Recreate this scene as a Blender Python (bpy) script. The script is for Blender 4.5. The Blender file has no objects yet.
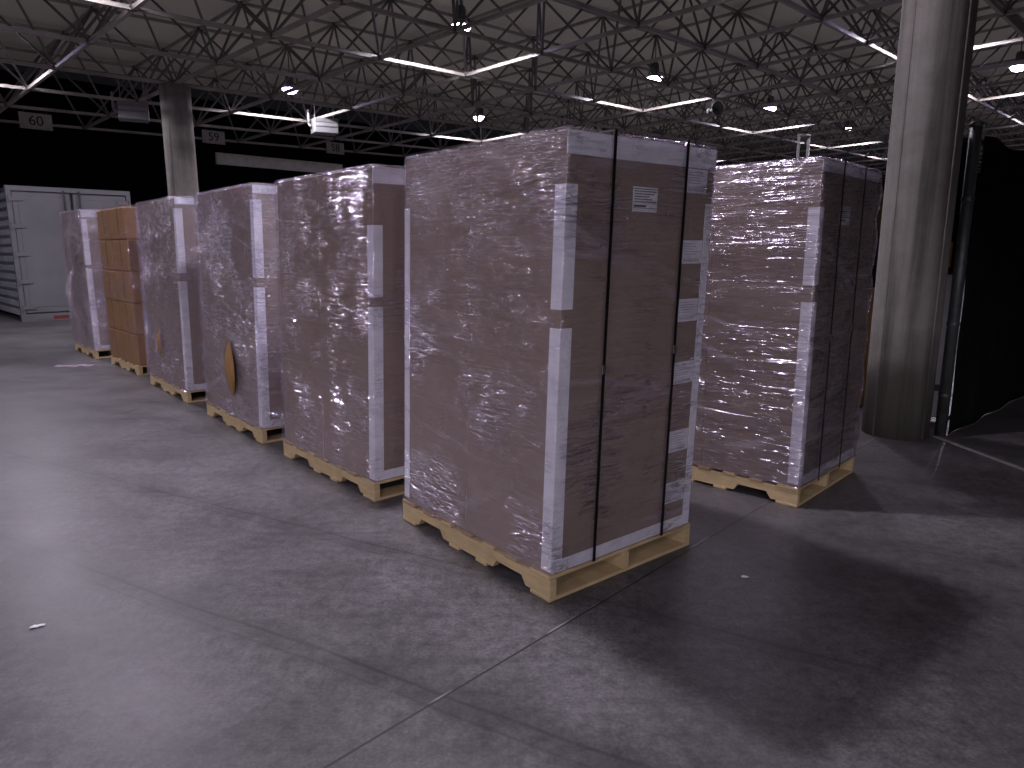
import bpy, bmesh, math, random
from mathutils import Vector, Matrix, noise as mnoise
random.seed(7)
sc = bpy.context.scene
col = sc.collection
rad = math.radians
PI = math.pi

# ------------------------------------------------------------------ helpers
def setp(o, label=None, cat=None, group=None, kind=None):
    if label: o['label'] = label
    if cat: o['category'] = cat
    if group: o['group'] = group
    if kind: o['kind'] = kind
    return o

def empty(name, loc=(0, 0, 0), rz=0.0, parent=None):
    o = bpy.data.objects.new(name, None)
    o.empty_display_size = .1
    col.objects.link(o)
    o.location = loc
    o.rotation_euler = (0, 0, rz)
    o.parent = parent
    return o

def children(o):
    return [c for c in list(bpy.data.objects) if c.parent == o]

def copy_tree(o, parent=None):
    c = o.copy()
    col.objects.link(c)
    c.parent = parent
    for ch in children(o):
        copy_tree(ch, c)
    return c

class MB:
    """collects shapes, then links them as one mesh object"""
    def __init__(s):
        s.v, s.f, s.m, s.sm = [], [], [], []
    def add(s, vs, fs, mi=0, smooth=False, M=None):
        b = len(s.v)
        s.v += [tuple(M @ Vector(p)) if M else tuple(p) for p in vs]
        for f in fs:
            s.f.append([b + i for i in f]); s.m.append(mi); s.sm.append(smooth)
        return s
    def box(s, a, b, mi=0, M=None):
        x0, y0, z0 = a; x1, y1, z1 = b
        vs = [(x0,y0,z0),(x1,y0,z0),(x1,y1,z0),(x0,y1,z0),(x0,y0,z1),(x1,y0,z1),(x1,y1,z1),(x0,y1,z1)]
        fs = [(0,3,2,1),(4,5,6,7),(0,1,5,4),(1,2,6,5),(2,3,7,6),(3,0,4,7)]
        return s.add(vs, fs, mi, False, M)
    def cbox(s, a, b, c=.004, mi=0, M=None):
        """box with chamfered edges"""
        bm = bmesh.new()
        bmesh.ops.create_cube(bm, size=1)
        for v in bm.verts:
            v.co = Vector([(a[k] + b[k]) / 2 + v.co[k] * (b[k] - a[k]) for k in range(3)])
        bmesh.ops.bevel(bm, geom=list(bm.edges), offset=c, segments=1, affect='EDGES', profile=.5)
        bm.verts.index_update()
        s.add([tuple(v.co) for v in bm.verts], [[v.index for v in f.verts] for f in bm.faces], mi, False, M)
        bm.free()
        return s
    def tube(s, p, q, r, n=6, r2=None, mi=0, smooth=False, cap=True, ph=0.0):
        p, q = Vector(p), Vector(q)
        d = (q - p)
        if d.length < 1e-6: return s
        d.normalize()
        a = Vector((0, 0, 1)) if abs(d.z) < .95 else Vector((1, 0, 0))
        e1 = d.cross(a).normalized(); e2 = d.cross(e1)
        r2 = r if r2 is None else r2
        vs = []
        for c, rr in ((p, r), (q, r2)):
            for k in range(n):
                t = 2 * PI * k / n + ph
                vs.append(c + e1 * math.cos(t) * rr + e2 * math.sin(t) * rr)
        fs = [(k, (k + 1) % n, n + (k + 1) % n, n + k) for k in range(n)]
        if cap: fs += [tuple(reversed(range(n))), tuple(range(n, 2 * n))]
        return s.add(vs, fs, mi, smooth)
    def path(s, pts, r, n=8, mi=0):
        for a, b in zip(pts[:-1], pts[1:]): s.tube(a, b, r, n, mi=mi, smooth=True)
        return s
    def lathe(s, prof, n=32, c=(0, 0, 0), mi=0, smooth=True, M=None):
        vs = []
        for r, z in prof:
            for k in range(n):
                t = 2 * PI * k / n
                vs.append((c[0] + r * math.cos(t), c[1] + r * math.sin(t), c[2] + z))
        fs = []
        for i in range(len(prof) - 1):
            for k in range(n):
                fs.append((i*n+k, i*n+(k+1) % n, (i+1)*n+(k+1) % n, (i+1)*n+k))
        return s.add(vs, fs, mi, smooth, M)
    def prism(s, poly, h0, h1, axis, mi=0, M=None):
        """polygon of 2D points extruded along an axis (0 = x)"""
        n = len(poly)
        def P(p, h):
            return {0: (h, p[0], p[1]), 1: (p[0], h, p[1]), 2: (p[0], p[1], h)}[axis]
        vs = [P(p, h0) for p in poly] + [P(p, h1) for p in poly]
        fs = [tuple(range(n)), tuple(reversed(range(n, 2*n)))] + [(k, n+k, n+(k+1) % n, (k+1) % n) for k in range(n)]
        return s.add(vs, fs, mi, False, M)
    def build(s, name, mats, parent=None, recalc=True, lean=None):
        if lean: s.v = [(x + lean[0]*z, y + lean[1]*z, z) for x, y, z in s.v]
        me = bpy.data.meshes.new(name)
        me.from_pydata(s.v, [], s.f)
        for m in (mats if isinstance(mats, (list, tuple)) else [mats]): me.materials.append(m)
        me.polygons.foreach_set('material_index', s.m)
        me.polygons.foreach_set('use_smooth', s.sm)
        if recalc:
            bm = bmesh.new(); bm.from_mesh(me)
            bmesh.ops.recalc_face_normals(bm, faces=bm.faces)
            bm.to_mesh(me); bm.free()
        me.update()
        o = bpy.data.objects.new(name, me)
        col.objects.link(o)
        o.parent = parent
        return o

# ------------------------------------------------------------------ materials
def new_mat(name):
    m = bpy.data.materials.new(name)
    m.use_nodes = True
    nt = m.node_tree
    nt.nodes.clear()
    out = nt.nodes.new('ShaderNodeOutputMaterial')
    return m, nt, out

class NG:
    """small node-graph writer"""
    def __init__(s, nt): s.nt = nt
    def n(s, t, **kw):
        nd = s.nt.nodes.new(t)
        for k, v in kw.items():
            if k.startswith('i_'):
                key = k[2:]
                nd.inputs[int(key) if key.isdigit() else key.replace('_', ' ')].default_value = v
            else: setattr(nd, k, v)
        return nd
    def l(s, a, b): s.nt.links.new(a, b)
    def val(s, nd, i, x):
        if hasattr(x, 'is_linked') or isinstance(x, bpy.types.NodeSocket): s.l(x, nd.inputs[i])
        else: nd.inputs[i].default_value = x
    def math(s, op, a, b=0.0, c=None, clamp=False):
        nd = s.n('ShaderNodeMath', operation=op); nd.use_clamp = clamp
        s.val(nd, 0, a); s.val(nd, 1, b)
        if c is not None: s.val(nd, 2, c)
        return nd.outputs[0]
    def obj(s): return s.n('ShaderNodeTexCoord').outputs['Object']
    def map(s, vec, scale=(1, 1, 1), rot=(0, 0, 0), loc=(0, 0, 0)):
        nd = s.n('ShaderNodeMapping'); s.l(vec, nd.inputs[0])
        nd.inputs['Scale'].default_value = scale; nd.inputs['Rotation'].default_value = rot; nd.inputs['Location'].default_value = loc
        return nd.outputs[0]
    def noise(s, vec, scale, detail=4, rough=.55, dist=0.0):
        nd = s.n('ShaderNodeTexNoise'); s.l(vec, nd.inputs['Vector'])
        nd.inputs['Scale'].default_value = scale; nd.inputs['Detail'].default_value = detail
        nd.inputs['Roughness'].default_value = rough; nd.inputs['Distortion'].default_value = dist
        return nd.outputs['Fac']
    def ramp(s, fac, stops):
        nd = s.n('ShaderNodeValToRGB'); s.l(fac, nd.inputs[0])
        el = nd.color_ramp.elements
        while len(el) > 1: el.remove(el[-1])
        for i, (p, c) in enumerate(stops):
            e = el[0] if i == 0 else el.new(p)
            e.position = p
            e.color = (c, c, c, 1) if isinstance(c, (int, float)) else (*c, 1)
        return nd.outputs[0]
    def mix(s, fac, a, b, mode='MIX'):
        nd = s.n('ShaderNodeMix', data_type='RGBA', blend_type=mode)
        s.val(nd, 0, fac)
        for i, x in ((6, a), (7, b)):
            if isinstance(x, tuple): nd.inputs[i].default_value = (*x[:3], 1)
            else: s.l(x, nd.inputs[i])
        return nd.outputs[2]
    def bump(s, h, strength=.3, dist=.01):
        nd = s.n('ShaderNodeBump'); nd.inputs['Strength'].default_value = strength
        nd.inputs['Distance'].default_value = dist; s.l(h, nd.inputs['Height'])
        return nd.outputs[0]

def simple(name, c, rough=.6, metal=0.0, var=.12, scale=6.0, spec=.4, bump=0.0, stretch=(1, 1, 1)):
    """principled with a mottled procedural colour"""
    m, nt, out = new_mat(name); g = NG(nt)
    p = g.n('ShaderNodeBsdfPrincipled', i_Roughness=rough, i_Metallic=metal)
    p.inputs['Specular IOR Level'].default_value = spec
    v = g.map(g.obj(), stretch)
    f = g.noise(v, scale, 5, .6)
    lo = tuple(x * (1 - var * 1.6) for x in c); hi = tuple(min(1, x * (1 + var * 1.6)) for x in c)
    g.l(g.ramp(f, [(.3, lo), (.7, hi)]), p.inputs['Base Color'])
    if bump: g.l(g.bump(f, bump, .005), p.inputs['Normal'])
    g.l(p.outputs[0], out.inputs[0])
    return m

def emit(name, c, s):
    m, nt, out = new_mat(name); g = NG(nt)
    e = g.n('ShaderNodeEmission', i_Strength=s); e.inputs[0].default_value = (*c, 1)
    g.l(e.outputs[0], out.inputs[0])
    return m

def cardboard(name, c):
    m, nt, out = new_mat(name); g = NG(nt)
    p = g.n('ShaderNodeBsdfPrincipled', i_Roughness=.75)
    p.inputs['Specular IOR Level'].default_value = .2
    o = g.obj()
    a = g.noise(g.map(o, (1, 1, 1)), 1.7, 4, .6)
    b = g.noise(g.map(o, (3, 3, 160)), 1.0, 2, .5)          # fine flute lines
    k = g.mix(.5, g.ramp(a, [(.3, tuple(x*.82 for x in c)), (.7, tuple(x*1.14 for x in c))]),
              g.ramp(b, [(.35, tuple(x*.9 for x in c)), (.65, tuple(x*1.08 for x in c))]))
    g.l(k, p.inputs['Base Color'])
    g.l(p.outputs[0], out.inputs[0])
    return m

def film(name, haze=.10, band=.30, wr=1.0, crumple=1.0, tint=(.72, .69, .82), gl=1.0, sheen=.30, lo=.10, fz=1.0, cont=.3, cap=.14, fold=3.5):
    """clear stretch film: transparent, slightly milky in bands, glossy and wrinkled"""
    m, nt, out = new_mat(name); g = NG(nt)
    sep = g.n('ShaderNodeSeparateXYZ'); o = g.obj(); g.l(o, sep.inputs[0])
    t = g.math('SUBTRACT', sep.outputs[0], sep.outputs[1])
    rnd = g.n('ShaderNodeObjectInfo').outputs['Random']
    cmb = g.n('ShaderNodeCombineXYZ'); g.l(t, cmb.inputs[0]); g.l(sep.outputs[2], cmb.inputs[1]); g.l(g.math('MULTIPLY', rnd, 30.0), cmb.inputs[2])
    v = cmb.outputs[0]                                        # (around the load, height)
    w1 = g.noise(g.map(v, (3.0*fz, 34*fz, 1), (0, 0, .07)), 1.0, 3, .6, .5)
    w2 = g.noise(g.map(v, (12*fz, 80*fz, 1), (0, 0, -.14)), 1.0, 2, .6, .4)
    w3 = g.noise(g.map(v, (3, 4, 1)), 1.0, 2, .5)
    w4 = g.noise(g.map(v, (9, 12, 1), (0, 0, .5)), 1.0, 4, .55, 1.2)
    patch = g.ramp(g.noise(g.map(v, (2.6, 2.2, 1), (0, 0, .3)), 1.0, 3, .6), [(.46, lo), (.62, 1.0)])
    patch2 = g.ramp(g.noise(g.map(v, (2.0, 2.0, 1), (0, 0, .3), (7, 3, 1)), 1.0, 3, .6), [(.46, lo), (.62, 1.0)])
    # sparse sharp folds (thin steps) on top of a soft undulation
    f1 = g.ramp(w1, [(.50, 0.0), (.58, 1.0)]); f2 = g.ramp(w2, [(.52, 0.0), (.60, 1.0)]); f4 = g.ramp(w4, [(.50, 0.0), (.58, 1.0)])
    hw = g.math('ADD', g.math('MULTIPLY', f1, .15 * wr), g.math('MULTIPLY', f2, .07 * wr))
    hw = g.math('ADD', hw, g.math('ADD', g.math('MULTIPLY', w1, .6 * cont), g.math('MULTIPLY', w2, .25 * cont)))
    hc = g.math('ADD', g.math('MULTIPLY', f4, .38 * crumple), g.math('MULTIPLY', w4, .8 * cont * crumple))
    hgt = g.math('ADD', g.math('MULTIPLY', hw, patch), g.math('ADD', g.math('MULTIPLY', hc, patch2), g.math('MULTIPLY', w3, .7)))
    nrm = g.bump(hgt, 1.0, .042)
    # milky overlap bands running diagonally round the load
    def wave(scale, rot, dist, lo_, hi):
        wv = g.n('ShaderNodeTexWave', wave_type='BANDS', bands_direction='Y', wave_profile='SIN')
        g.l(g.map(v, (1, 1, 1), (0, 0, rot)), wv.inputs['Vector'])
        wv.inputs['Scale'].default_value = scale; wv.inputs['Distortion'].default_value = dist
        wv.inputs['Detail'].default_value = 2.5; wv.inputs['Detail Scale'].default_value = 1.3
        return g.ramp(wv.outputs['Fac'], [(lo_, 0.0), (hi, 1.0)])
    mask = g.ramp(g.noise(g.map(v, (1.3, 1.3, 1), (0, 0, 0), (3, 9, 2)), 1.0, 2, .5), [(.42, .1), (.6, 1.0)])
    b1 = wave(.34, .36, 2.6, .986, 1.0)
    b2 = wave(.30, -.42, 3.0, .988, 1.0)
    b3 = wave(.55, .16, 2.2, .99, 1.0)
    fine = g.ramp(g.noise(g.map(v, (1.2, 60, 1), (0, 0, .15)), 1.0, 3, .65, .6), [(.52, 0.0), (.8, 1.0)])
    fine2 = g.ramp(g.noise(g.map(v, (2.5, 26, 1), (0, 0, -.35)), 1.0, 3, .65, .8), [(.56, 0.0), (.8, 1.0)])
    broad = g.ramp(g.noise(g.map(v, (1.6, 2.6, 1)), 1.0, 3, .6), [(.35, .45), (.7, 1.4)])
    bands = g.math('MULTIPLY', g.math('MAXIMUM', b3, g.math('MAXIMUM', b1, b2)), mask)
    hz = g.math('ADD', g.math('MULTIPLY', broad, haze), g.math('ADD', g.math('MULTIPLY', bands, band * .5), g.math('MULTIPLY', g.math('MAXIMUM', fine, fine2), band * .40)), clamp=True)
    tr = g.n('ShaderNodeBsdfTransparent'); tr.inputs[0].default_value = (.95, .94, .965, 1)
    df = g.n('ShaderNodeBsdfDiffuse'); df.inputs[0].default_value = (*tint, 1)
    m1 = g.n('ShaderNodeMixShader'); g.l(hz, m1.inputs[0]); g.l(tr.outputs[0], m1.inputs[1]); g.l(df.outputs[0], m1.inputs[2])
    gs = g.n('ShaderNodeBsdfGlossy', i_Roughness=.075); gs.inputs[0].default_value = (.94, .88, 1, 1); g.l(nrm, gs.inputs['Normal'])
    gb = g.n('ShaderNodeBsdfGlossy', i_Roughness=.27); gb.inputs[0].default_value = (.94, .86, 1, 1); g.l(nrm, gb.inputs['Normal'])
    mg = g.n('ShaderNodeMixShader'); mg.inputs[0].default_value = sheen; g.l(gs.outputs[0], mg.inputs[1]); g.l(gb.outputs[0], mg.inputs[2])
    fr = g.n('ShaderNodeFresnel', i_IOR=1.5)
    m2 = g.n('ShaderNodeMixShader')
    def edge(f): return g.math('MULTIPLY', g.math('MULTIPLY', f, g.math('SUBTRACT', 1.0, f)), 4.0)
    ed = g.math('MAXIMUM', g.math('MULTIPLY', g.math('MAXIMUM', edge(f1), edge(f2)), patch), g.math('MULTIPLY', edge(f4), g.math('MULTIPLY', patch2, min(1.0, crumple))))
    refl = g.math('MINIMUM', g.math('MULTIPLY', fr.outputs[0], 1.4 * gl), cap)
    g.l(g.math('MINIMUM', g.math('MULTIPLY', refl, g.math('MULTIPLY_ADD', ed, fold, 1.0)), .62), m2.inputs[0])   # folded film lies in several layers
    g.l(m1.outputs[0], m2.inputs[1]); g.l(mg.outputs[0], m2.inputs[2])
    g.l(m2.outputs[0], out.inputs[0])
    return m

def wood(name, c):
    m, nt, out = new_mat(name); g = NG(nt)
    p = g.n('ShaderNodeBsdfPrincipled', i_Roughness=.8)
    p.inputs['Specular IOR Level'].default_value = .2
    o = g.obj()
    a = g.noise(g.map(o, (4, 4, 40)), 1.5, 4, .65, .8)
    b = g.noise(o, 5.0, 3, .6)
    k = g.mix(.55, g.ramp(a, [(.25, tuple(x*.62 for x in c)), (.7, tuple(x*1.2 for x in c))]), g.ramp(b, [(.3, tuple(x*.72 for x in c)), (.65, c)]))
    g.l(k, p.inputs['Base Color'])
    g.l(g.bump(a, .4, .004), p.inputs['Normal'])
    g.l(p.outputs[0], out.inputs[0])
    return m

def floor_mat():
    m, nt, out = new_mat('floor_concrete'); g = NG(nt)
    p = g.n('ShaderNodeBsdfPrincipled')
    p.inputs['Specular IOR Level'].default_value = .45
    o = g.obj()
    sep = g.n('ShaderNodeSeparateXYZ'); g.l(o, sep.inputs[0])
    X, Y = sep.outputs[0], sep.outputs[1]
    n1 = g.noise(o, .55, 5, .62, .3); n2 = g.noise(o, 2.6, 6, .66, .2); n3 = g.noise(o, 17, 5, .7); n4 = g.noise(o, 70, 3, .7)
    base = g.ramp(n1, [(.30, (.064, .0605, .062)), (.5, (.110, .104, .106)), (.72, (.166, .158, .162))])
    base = g.mix(.9, base, g.ramp(n2, [(.28, (.36, .36, .365)), (.52, (.53, .525, .53)), (.75, (.63, .62, .62))]), 'OVERLAY')
    base = g.mix(.75, base, g.ramp(n3, [(.32, .26), (.5, .5), (.68, .72)]), 'OVERLAY')
    base = g.mix(.6, base, g.ramp(n4, [(.32, .28), (.68, .70)]), 'OVERLAY')
    def lin(nx, ny): return g.math('ADD', g.math('MULTIPLY', X, nx), g.math('MULTIPLY', Y, ny))
    def band(v, c, w, soft):
        d = g.math('ABSOLUTE', g.math('SUBTRACT', v, c))
        nd = g.n('ShaderNodeMapRange'); g.l(d, nd.inputs[0])
        nd.inputs[1].default_value = w; nd.inputs[2].default_value = w + soft; nd.inputs[3].default_value = 1; nd.inputs[4].default_value = 0
        return nd.outputs[0]
    def dark(b, mask, amt, c=(.026, .0255, .028)):
        return g.mix(g.math('MULTIPLY', mask, amt, clamp=True), b, c)
    wob = g.math('MULTIPLY', g.math('SUBTRACT', g.noise(o, .8, 2, .5), .5), .10)
    # tyre tracks (a forklift's path across the aisle)
    c_ = g.math('ADD', lin(.478, .878), wob); d_ = lin(.878, -.478)
    brk = g.ramp(g.noise(o, 1.6, 4, .6), [(.30, .15), (.62, 1.0)])
    brk2 = g.ramp(g.noise(o, 4.5, 4, .65), [(.38, .0), (.60, 1.0)])
    for c0, amt in ((1.84, .50), (2.74, .36), (4.05, .25), (5.3, .3)):
        base = dark(base, g.math('MULTIPLY', band(c_, c0, .03, .10), brk), amt)
        base = dark(base, g.math('MULTIPLY', band(c_, c0 + .015, .004, .008), brk), amt * 1.5)
        base = dark(base, g.math('MULTIPLY', band(c_, c0 - .06, .003, .008), brk), amt * .9)
        tick = g.math('LESS_THAN', g.math('FRACT', g.math('ADD', g.math('MULTIPLY', d_, 17.0), g.math('MULTIPLY', c_, 9.0))), .33)
        base = dark(base, g.math('MULTIPLY', g.math('MULTIPLY', tick, band(c_, c0 - .16, .018, .02)), g.math('MULTIPLY', brk, brk2)), amt * .9)
    # second set of scuffs along the pallet row
    e_ = g.math('ADD', lin(-.66, .75), wob)
    sc2 = g.noise(g.map(o, (.5, 9, 1), (0, 0, rad(-41))), 1.0, 4, .6)
    base = dark(base, g.ramp(sc2, [(.56, 0.0), (.75, 1.0)]), .22)
    sc3 = g.noise(g.map(o, (.7, 11, 1), (0, 0, rad(29))), 1.0, 4, .6)
    base = dark(base, g.ramp(sc3, [(.56, 0.0), (.78, 1.0)]), .30)
    for e0 in (2.1, -1.0):
        base = dark(base, g.math('MULTIPLY', band(e_, e0, .05, .12), brk), .25)
    # saw-cut joints
    j1 = g.math('SUBTRACT', lin(.7255, -.6883), -1.711)
    for k in (0.0, 4.6, -4.6, 9.2, -9.2, -13.8):
        base = dark(base, band(j1, k, .0035, .003), .9, (.02, .02, .022))
        base = g.mix(g.math('MULTIPLY', g.math('MULTIPLY', band(j1, k - .008, .003, .003), g.ramp(g.noise(o, 2.2, 3, .6), [(.48, 0.0), (.6, 1.0)])), .8), base, (.36, .35, .34))
    j2 = g.math('SUBTRACT', lin(.6883, .7255), 6.4)
    for k in (0.0, 4.6, 9.2, 13.8, 18.4):
        base = dark(base, band(j2, k, .004, .003), .85, (.02, .02, .022))
    # spots
    base = dark(base, g.ramp(g.noise(o, 7.0, 4, .65), [(.64, 0.0), (.74, 1.0)]), .45)
    g.l(base, p.inputs['Base Color'])
    rg = g.math('ADD', g.math('MULTIPLY', n2, .25), g.math('MULTIPLY', n3, .18))
    g.l(g.math('ADD', rg, .20), p.inputs['Roughness'])
    g.l(g.bump(g.math('ADD', g.math('MULTIPLY', n3, .7), g.math('MULTIPLY', n4, .3)), .25, .004), p.inputs['Normal'])
    g.l(p.outputs[0], out.inputs[0])
    return m

def column_mat():
    m, nt, out = new_mat('column_concrete'); g = NG(nt)
    p = g.n('ShaderNodeBsdfPrincipled', i_Roughness=.85)
    p.inputs['Specular IOR Level'].default_value = .2
    o = g.obj()
    sep = g.n('ShaderNodeSeparateXYZ'); g.l(o, sep.inputs[0])
    streak = g.noise(g.map(o, (5, 5, .18)), 1.4, 4, .6, .3)
    mott = g.noise(o, 6, 6, .7); big = g.noise(o, 1.6, 3, .5)
    k = g.ramp(streak, [(.30, (.075, .07, .062)), (.46, (.20, .188, .168)), (.7, (.275, .26, .232))])
    k = g.mix(.5, k, g.ramp(mott, [(.3, .34), (.7, .62)]), 'OVERLAY')
    # grime rubbed into the lowest part
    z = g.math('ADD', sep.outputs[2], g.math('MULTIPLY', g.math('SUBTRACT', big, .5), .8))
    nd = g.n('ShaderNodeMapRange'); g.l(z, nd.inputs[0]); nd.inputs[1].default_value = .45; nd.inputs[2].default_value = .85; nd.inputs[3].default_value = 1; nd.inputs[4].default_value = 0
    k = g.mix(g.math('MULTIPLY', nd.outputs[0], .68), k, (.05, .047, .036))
    # pale ring seam
    g.l(k, p.inputs['Base Color'])
    g.l(g.bump(mott, .5, .006), p.inputs['Normal'])
    g.l(p.outputs[0], out.inputs[0])
    return m

def fabric_mat():
    """dark privacy mesh: woven, lets a little light through"""
    m, nt, out = new_mat('privacy_mesh'); g = NG(nt)
    p = g.n('ShaderNodeBsdfPrincipled', i_Roughness=.9); p.inputs['Specular IOR Level'].default_value = .1
    f = g.noise(g.map(g.obj(), (1, 1, .3)), 3.0, 4, .6)
    g.l(g.ramp(f, [(.3, (.004, .005, .004)), (.7, (.010, .012, .010))]), p.inputs['Base Color'])
    g.l(p.outputs[0], out.inputs[0])
    return m

M_floor = floor_mat()
M_col = column_mat()
M_fab = fabric_mat()
M_card = cardboard('carton_board', (.300, .230, .178))
M_cardo = cardboard('carton_board_kraft', (.34, .19, .075))
M_board = simple('white_edge_board', (.84, .84, .87), .6, var=.05, scale=9)
M_paper = simple('label_paper', (.80, .79, .82), .6, var=.05, scale=20)
M_slip = simple('slip_paper', (.85, .85, .84), .6, var=.03, scale=20)
M_ink = simple('label_ink', (.05, .05, .06), .7, var=.1)
M_inkl = simple('label_faded_ink', (.42, .41, .44), .7, var=.1)
M_strap = simple('black_strap', (.006, .006, .007), .4, var=.2)
M_clip = simple('strap_buckle_steel', (.5, .5, .5), .35, metal=1, var=.1)
M_wood = wood('pallet_wood', (.62, .47, .26))
M_wood2 = wood('pallet_wood_worn', (.42, .30, .17))
M_film = film('stretch_film', .020, .30, 1.15, .28, sheen=.06, lo=.07, gl=2.0, cont=.18, cap=.090, fold=7.0)
M_filmL = film('stretch_film_loose', .075, .34, .9, 1.0, gl=2.3, sheen=.07, lo=.10, cont=.12, cap=.115, fold=7.5)
M_filmS = film('stretch_film_silvery', .20, .38, .9, 1.1, gl=2.3, sheen=.10, lo=.15, cont=.12, cap=.115, fold=7.5)
M_filmR = film('stretch_film_creased', .045, .34, .30, .15, gl=3.0, sheen=.66, lo=.5, fz=.42, cont=1.15, cap=.30, fold=1.5)
M_filmB = film('stretch_film_thin', .004, .05, .8, .5, gl=1.2, sheen=.03, lo=.12, cont=.03, cap=.06, fold=6.0)
M_steel = simple('roof_steel', (.27, .255, .215), .45, var=.18, scale=2.0, spec=.5)
M_web = simple('roof_web_steel', (.12, .115, .10), .5, var=.18, scale=2.0)
M_node = simple('roof_node_steel', (.07, .068, .06), .6, var=.2)
M_deck = simple('roof_deck', (.72, .71, .57), .9, var=.04, scale=.4)
M_dark = simple('darkness_black', (.010, .010, .011), .95, var=.1, spec=.05)  # near-black colour stands for the darkness in and beyond the hall
M_lampb = simple('lamp_housing', (.10, .10, .10), .4, metal=.6)
M_refl = simple('lamp_reflector', (.45, .45, .45), .3, metal=.9)
M_glow = emit('lamp_glow', (.72, .58, 1.0), 26)
M_white = simple('heater_enamel', (.24, .24, .235), .5, var=.06)
M_grey = simple('grey_enamel', (.16, .16, .155), .55, var=.1)
M_blk = simple('black_rubber', (.012, .012, .013), .6, var=.2)
M_sign = simple('sign_face', (.34, .33, .28), .7, var=.12)
M_signtx = simple('sign_paint', (.012, .012, .010), .7, var=.1)
M_cont = simple('container_white', (.15, .15, .155), .5, var=.07, scale=1.5)
M_contd = simple('container_seal', (.05, .05, .055), .6, var=.1)
M_sider = simple('container_side_metal', (.40, .42, .47), .25, metal=0.0, spec=.9, var=.10, scale=2.0)
M_red = simple('reflector_red', (.22, .035, .03), .4, var=.1)
M_panel = simple('door_header_panel', (.66, .65, .59), .7, var=.08)
M_galv = simple('galvanised_pipe', (.10, .11, .105), .45, metal=.5, var=.2)
M_curb = simple('worn_floor_strip', (.32, .31, .30), .7, var=.15)
M_or = simple('orange_box', (.50, .20, .07), .6, var=.1)

# ------------------------------------------------------------------ roof geometry
S = .65
TH = rad(45.4)
CELL = 2.975 * S
OX, OY = -1.31 * S, 17.43 * S
GX = .0305
ZB = 1.55 + 5 * S
DEPTH = 1.365
Uv = Vector((math.cos(TH), math.sin(TH))); Vv = Vector((-math.sin(TH), math.cos(TH)))
def node(i, j, dz=0.0):
    x = OX + CELL * (i * Uv.x + j * Vv.x); y = OY + CELL * (i * Uv.y + j * Vv.y)
    return Vector((x, y, ZB + GX * x + dz))
I0, I1, J0, J1 = -5, 19, -8, 6

# ------------------------------------------------------------------ setting
def quad(name, pts, mat, th=.05):
    b = MB()
    n = (Vector(pts[1]) - Vector(pts[0])).cross(Vector(pts[3]) - Vector(pts[0])).normalized() * th
    vs = [Vector(p) for p in pts] + [Vector(p) - n for p in pts]
    b.add(vs, [(0,1,2,3),(7,6,5,4),(0,4,5,1),(1,5,6,2),(2,6,7,3),(3,7,4,0)])
    return setp(b.build(name, mat), kind='structure')
def g2(i, j, z): 
    p = node(i, j); return (p.x, p.y, z)
quad('floor', [g2(-12, -13, 0), g2(26, -13, 0), g2(26, 12.5, 0), g2(-12, 12.5, 0)], M_floor, .2)
ct = DEPTH + .12
quad('ceiling', [tuple(node(-12, 6.25, ct)), tuple(node(24, 6.25, ct)), tuple(node(24, -12.5, ct)), tuple(node(-12, -12.5, ct))], M_deck, .1)
wz = 8.0
quad('night_backdrop', [g2(-12, 12.3, 0), g2(25, 12.3, 0), g2(25, 12.3, wz), g2(-12, 12.3, wz)], M_dark, .2)  # black sheet added in place of the open night beyond the dock
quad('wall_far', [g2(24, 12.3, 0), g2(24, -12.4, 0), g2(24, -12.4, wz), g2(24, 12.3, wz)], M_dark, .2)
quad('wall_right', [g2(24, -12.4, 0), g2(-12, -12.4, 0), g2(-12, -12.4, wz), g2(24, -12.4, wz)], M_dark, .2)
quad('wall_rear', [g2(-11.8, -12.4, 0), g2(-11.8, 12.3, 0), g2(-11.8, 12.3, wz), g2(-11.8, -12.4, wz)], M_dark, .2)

# space frame: every chord line is a piece of its own
sf = setp(empty('roof_space_frame', (0, 0, 0)), 'grey steel space frame of square tubes under the roof deck', 'roof frame', kind='structure')
RL, RU, RW = .040, .036, .023
for j in range(J0, J1 + 1):
    b = MB()
    b.tube(node(I0, j), node(I1, j), RL, 4, ph=PI/4)
    b.build('lower_chord', M_steel, sf)
for i in range(I0, I1 + 1):
    b = MB(); b.tube(node(i, J0), node(i, J1), RL, 4, ph=PI/4); b.build('lower_chord', M_steel, sf)
for j in range(J0, J1):
    b = MB(); b.tube(node(I0 + .5, j + .5, DEPTH), node(I1 - .5, j + .5, DEPTH), RU, 4, ph=PI/4); b.build('upper_chord', M_steel, sf)
for i in range(I0, I1):
    b = MB(); b.tube(node(i + .5, J0 + .5, DEPTH), node(i + .5, J1 - .5, DEPTH), RU, 4, ph=PI/4); b.build('upper_chord', M_steel, sf)
b = MB()
for i in range(I0, I1 + 1):
    for j in range(J0, J1 + 1):
        for di in (-.5, .5):
            for dj in (-.5, .5):
                a, c = i + di, j + dj
                if I0 < a < I1 and J0 < c < J1: b.tube(node(i, j), node(a, c, DEPTH), RW, 6, cap=False)
setp(b.build('web_members', M_web, sf), kind='stuff')
b = MB()
for i in range(I0, I1 + 1):
    for j in range(J0, J1 + 1):
        p = node(i, j)
        b.lathe([(0, -.035), (.05, -.03), (.075, 0), (.06, .06), (0, .085)], 8, p, smooth=False)
        if i < I1 and j < J1:
            p = node(i + .5, j + .5, DEPTH)
            b.lathe([(0, -.085), (.06, -.06), (.075, 0), (.05, .03), (0, .035)], 8, p, smooth=False)
setp(b.build('node_connectors', M_node, sf), kind='stuff')

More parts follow.
